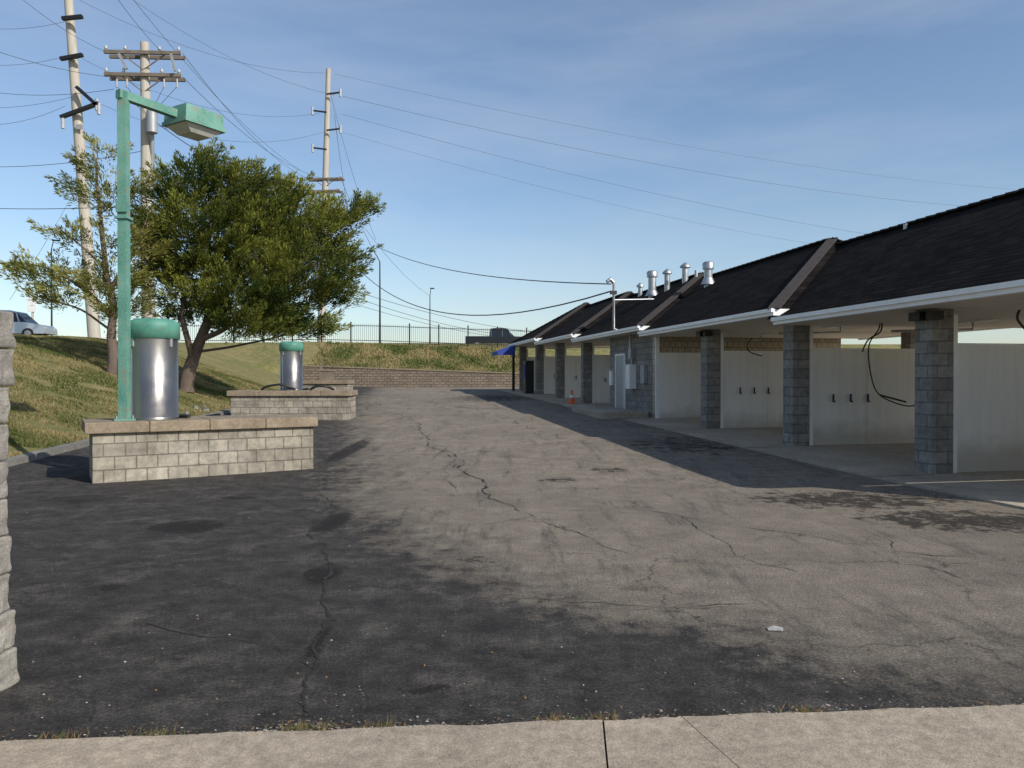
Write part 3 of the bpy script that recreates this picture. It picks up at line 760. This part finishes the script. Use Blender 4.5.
# ------------------------------------------------ utility poles
def upole(name,base,top,r0,r1,arms,extra=None):
    t=MB(); 
    t.tube([base,base+(top-base)*0.33,base+(top-base)*0.66,top],[r0,r0+(r1-r0)*.33,r0+(r1-r0)*.66,r1],'pole',14)
    for (z,half,ang,ins,mk) in arms:
        f=(z-base.z)/(top.z-base.z); c=base+(top-base)*f
        ax=Vector((math.cos(ang),math.sin(ang),0))
        off=Vector((-ax.y,ax.x,0))*-(r1+0.07)
        t.obox(c+off-ax*half,c+off+ax*half,0.12,0.16,mk)
        t.obox(c-off-ax*half,c-off+ax*half,0.12,0.16,mk)
        t.obox(c+off*0.7-ax*half*0.6,c+off*.7-Vector((0,0,half*0.45)),0.04,0.05,mk)
        t.obox(c+off*0.7+ax*half*0.6,c+off*.7-Vector((0,0,half*0.45)),0.04,0.05,mk)
        for q in ins:
            p=c+off+ax*half*q
            t.lathe(p.x,p.y,[(0.04,p.z+.06),(0.04,p.z+.12),(0.08,p.z+.14),(0.08,p.z+.18),(0.05,p.z+.2),(0.07,p.z+.24),(0.03,p.z+.3)],'insul',10)
    if extra: extra(t,base,top)
    return t.obj(name)
dA=48; bA=pw(95,345,dA); tA=pw(66,-60,dA)
def exA(t,b,tp):
    for (a0,b0,a1,b1) in ((62,118,100,104),(78,88,98,106),(62,60,84,56),(64,20,84,18)):
        t.obox(pw(a0,b0,dA-.6),pw(a1,b1,dA-.6),0.25,0.2,'blackmetal')
    for (a0,b0) in ((100,104),(64,118),(98,100)): 
        p=pw(a0,b0,dA-.6); t.tube([p,p-Vector((0,0,0.7))],0.11,'insul',8)
    for py_ in (60,130,200): 
        p=pw(72+ (py_)/345*23,py_,dA-.45); t.box(p.x-.2,p.x+.2,p.y-.03,p.y+.03,p.z,p.z+.3,'greymetal')
upole('utility_pole',bA,tA,0.38,0.24,[],exA)
dB=36; bB=pw(149,345,dB); tB=pw(146,44,dB)
def exB(t,b,tp):
    t.tube([pw(153,200,dB+.5),pw(153,112,dB-.45)],[0.10,0.10],'greymetal',10)
    p=pw(153,112,dB-.5); t.tube([p,p+Vector((0,0,-1.0))],0.24,'greymetal',16); t.tube([p,p+Vector((0,0,.25))],0.05,'insul',8)
    for (a0,b0,a1,b1) in ((120,55,128,70),(172,55,176,72)): t.obox(pw(a0,b0,dB-.4),pw(a1,b1,dB-.4),0.1,0.1,'greymetal')
    for a0 in (118,128,165,178):
        p=pw(a0,80,dB-.5); t.tube([p,p-Vector((0,0,.4))],0.045,'greymetal',8)
        t.tube([p-Vector((0,0,.35)),pw(150,118,dB-.5)],0.012,'wire',5)
upole('utility_pole',bB,tB,0.32,0.20,[(pw(0,56,dB).z,1.75,0.05,(-.95,-.45,.45,.95),'armwood'),(pw(0,78,dB).z,1.75,0.05,(-.95,.95,-.5,.5),'armwood')],exB)
dC=66; bC=pw(321,352,dC); tC=pw(329,70,dC)
def exC(t,b,tp):
    for py_ in (95,113,131,150):
        p=pw(327,py_,dC-.5); sx=1 if (py_//18)%2 else -1
        t.obox(p,p+Vector((sx*1.2,0,0.15)),0.12,0.12,'blackmetal'); q=p+Vector((sx*1.2,0,0.1)); t.tube([q+Vector((0,0,.35)),q-Vector((0,0,.35))],0.10,'insul',8)
upole('utility_pole',bC,tC,0.36,0.20,[(pw(0,180,dC).z,1.6,-0.1,(-.9,.9),'armwood'),(pw(0,192,dC).z,1.4,-0.1,(-.9,.9),'armwood')],exC)
def slamp(px,pyt,d,arm,sc=1.0):
    t=MB(); b=pw(px,345,d); b.z=terr(b.x,b.y)-0.05; tp=pw(px,pyt,d)
    t.tube([b,Vector((b.x,b.y,tp.z))],[0.09*sc,0.05*sc],'blackmetal',10)
    e_=tp+Vector((arm,0,0.9*sc))
    t.tube([tp,tp+Vector((arm*0.4,0,0.4*sc)),e_],0.04*sc,'blackmetal',8)
    t.obox(e_-Vector((0.08,0,0)),e_+Vector((0.4*(1 if arm>0 else -1),0,-0.02)),0.22*sc,0.12*sc,'blackmetal')
    t.obj('street_lamp')
slamp(380,262,64,-0.5); slamp(430,296,90,0.12,1.0); slamp(52,250,50,0.15,.7)
t=MB(); b=pw(33,345,50); t.tube([b,pw(33,298,50)],0.07,'pole',8); t.box(b.x-.3,b.x+.3,49.9,49.96,pw(0,312,50).z,pw(0,298,50).z,'trim'); t.obj('sign_post')
t=MB()
def wire(a,b,sag=0.5,r=0.018,n=22):
    a=Vector(a);b=Vector(b); P=[]
    for i in range(n+1):
        s=i/n; p=a+(b-a)*s; p.z-=sag*4*s*(1-s); P.append(p)
    t.tube(P,r*0.62,'wire',5,cap=False)
W=pw
wire(W(-60,20,50),W(70,22,48),.6); wire(W(-60,58,50),W(72,56,48),.6); wire(W(-60,104,50),W(76,97,48),.5); wire(W(-60,118,50),W(66,107,48),.8)
wire(W(-60,165,40),W(150,150,36),.4,.022); wire(W(-60,206,30),W(118,207,26),.1,.02); wire(W(-60,82,42),W(115,90,36),.5)
wire(W(78,0,48),W(329,74,66),1.2); wire(W(90,-30,48),W(335,96,66),1.2); wire(W(100,104,48),W(326,132,66),1.6); wire(W(84,60,48),W(320,114,66),1.5)
wire(W(184,55,36),W(314,181,66),1.0,.02); wire(W(184,78,36),W(340,181,66),1.2,.02); wire(W(130,-5,36),W(300,170,60),.8); wire(W(112,55,36),W(0,-20,30),.3,.015)
wire(W(112,78,36),W(-60,30,30),.3,.018); wire(W(165,55,36),W(80,-60,26),.3,.015)
wire(W(343,97,66),W(1100,212,110),2.5,.022); wire(W(343,115,66),W(1100,258,110),2.5,.02); wire(W(335,75,66),W(1100,195,110),2,.016)
wire(W(343,133,66),W(1000,262,120),2.5,.016)
wire(W(342,181,66),W(380,262,64),.3,.03); wire(W(335,116,66),W(352,230,64),.6,.03); wire(W(330,90,66),W(376,240,64),.8,.025)
mast=bw(mx-0.1,mu,4.6)
wire(W(352,262,64),mast,2.3,.045); wire(W(376,246,64),mast+Vector((0,0,.25)),.7,.036)
wire(W(340,286,66),W(560,334,90),.8,.035); wire(W(340,292,66),W(545,338,90),.9,.035); wire(W(342,300,66),W(530,340,90),.6,.03); wire(W(340,192,66),W(430,296,90),1,.025)
wire(W(100,145,45),W(10,300,42),.3,.015); wire(W(150,118,36),W(315,195,66),1.0,.035)
t.obj('overhead_wires')
# ------------------------------------------------ vehicles
def car(name,x,y,z,rot,mat,kind='suv'):
    t=MB(); H=1.7 if kind=='suv' else 1.85
    low=[(-2.3,.35),(-2.3,.75),(-2.15,.92),(-1.1,1.0),(1.2,1.0),(2.1,.85),(2.3,.65),(2.3,.35)]
    cab=[(-2.05,.98),(-1.8,H-.05),(-.9,H),(.3,H),(.65,H-.06),(1.3,.98)]
    if kind=='truck':
        low=[(-2.8,.45),(-2.8,1.15),(-0.7,1.15),(-0.65,1.1),(1.3,1.12),(2.5,1.05),(2.7,.85),(2.7,.45)]
        cab=[(-.75,1.1),(-.65,H-.04),(-.4,H),(.55,H),(.75,H-.06),(1.45,1.1)]
    def ext(pr,w0,w1,k,zmin,zmax):
        vs=[]
        for s in (-1,1):
            for px_,pz in pr:
                f=(pz-zmin)/(zmax-zmin); vs.append((px_,s*(w0+(w1-w0)*f),pz))
        n_=len(pr); fs=[tuple(range(n_)),tuple(range(2*n_-1,n_-1,-1))]+[(i,(i+1)%n_,n_+(i+1)%n_,n_+i) for i in range(n_)]
        t.add(vs,[tuple(reversed(f)) for f in fs],k)
    ext(low,.90,.86,mat,.35,1.0); ext(cab,.80,.62,'glass',.98,H)
    x0,x1=(-1.75,.62) if kind=='suv' else (-.62,.74)
    ext([(x0,H-.04),(x0+.3,H+.02),(x1-.3,H+.02),(x1,H-.05),(x1,H-.10),(x0,H-.10)],.665,.645,mat,H-.1,H)
    for px_ in ((-.35,-1.3,.9) if kind=='suv' else (-.62,.35,1.1)):
        for s in (-1,1): t.obox((px_,s*.815,1.1 if kind=='truck' else .99),(px_+(-.25 if px_>.5 else .0),s*.65,H-.06),.09,.03,mat)
    ws=(-1.45,1.4) if kind=='suv' else (-1.8,1.75); wr=.33 if kind=='suv' else .4
    for wx in ws:
        for s in (-1,1):
            t.tube([(wx,s*.70,wr),(wx,s*.92,wr)],wr,'black',20); t.tube([(wx,s*.921,wr),(wx,s*.93,wr)],wr*.58,'galv',14)
    for s in (-.7,.7): t.box(low[0][0]-.02,low[0][0]+.02,s-.1,s+.1,.68,.95,'tail'); t.box(low[-1][0]-.08,low[-1][0]-.005,s-.16,s+.16,.62,.74,'insul')
    t.obj(name,(x,y,z),rot,bevel=0.03)
p=pw(10,322,46); car('parked_car',p.x,46,terr(p.x,46)-.02,0.15,'carsilver')
p=pw(498,345,66); car('parked_pickup_truck',p.x,66.5,4.5-.45,0.0,'cardark','truck')
e=empty('distant_brick_building',(pw(60,330,120).x,120,4.3))
t=MB(); t.box(-6,7,0,8,0,3.4,'brickred'); t.box(-6.2,7.2,-.2,8.2,3.4,3.8,'trim')
for i in range(5): t.box(-5+i*2.4,-3.6+i*2.4,-.05,-.003,1.2,2.5,'glass')
t.obj('walls_and_roof',parent=e)
# ------------------------------------------------ light
sd=Vector((0.79,-0.61,0)).normalized(); EL=math.radians(33)
sdir=Vector((sd.x*math.cos(EL),sd.y*math.cos(EL),math.sin(EL)))
l=bpy.data.lights.new('sun','SUN'); l.energy=4.8; l.angle=math.radians(0.53); l.color=(1,0.955,0.885)
o=bpy.data.objects.new('sun',l); S.collection.objects.link(o); o.rotation_euler=sdir.to_track_quat('Z','Y').to_euler()
w=bpy.data.worlds.new('World'); S.world=w; w.use_nodes=True; nt=w.node_tree
bg=nt.nodes['Background']; sky=nt.nodes.new('ShaderNodeTexSky'); sky.sky_type='NISHITA'; sky.sun_disc=False
sky.sun_elevation=EL; sky.sun_rotation=math.atan2(sd.x,sd.y); sky.altitude=150; sky.air_density=1.1; sky.dust_density=0.7; sky.ozone_density=3.0
c=coords(nt,'Generated'); mp=N(nt,'ShaderNodeMapping'); nt.links.new(c,mp.inputs[0]); mp.inputs['Scale'].default_value=(1.2,1.0,6); mp.inputs['Rotation'].default_value=(0.0,0.12,0.3)
cn=tex(nt,mp.outputs[0],1.6,8,0.6)
cf=ramp(nt,cn,[(0.42,0.03),(0.80,0.30)])
col=mixc(nt,cf,sky.outputs[0],(5.0,5.3,6.0))
nt.links.new(col,bg.inputs[0]); bg.inputs[1].default_value=0.14
# ------------------------------------------------ camera
cd=bpy.data.cameras.new('cam'); cam=bpy.data.objects.new('camera',cd); S.collection.objects.link(cam)
cam.location=(0,0,CH); cam.rotation_euler=(math.radians(90)-math.atan(6/F),0,0)
cd.sensor_width=36; cd.lens=36*F/1024; cd.clip_start=0.1; cd.clip_end=3000
S.camera=cam
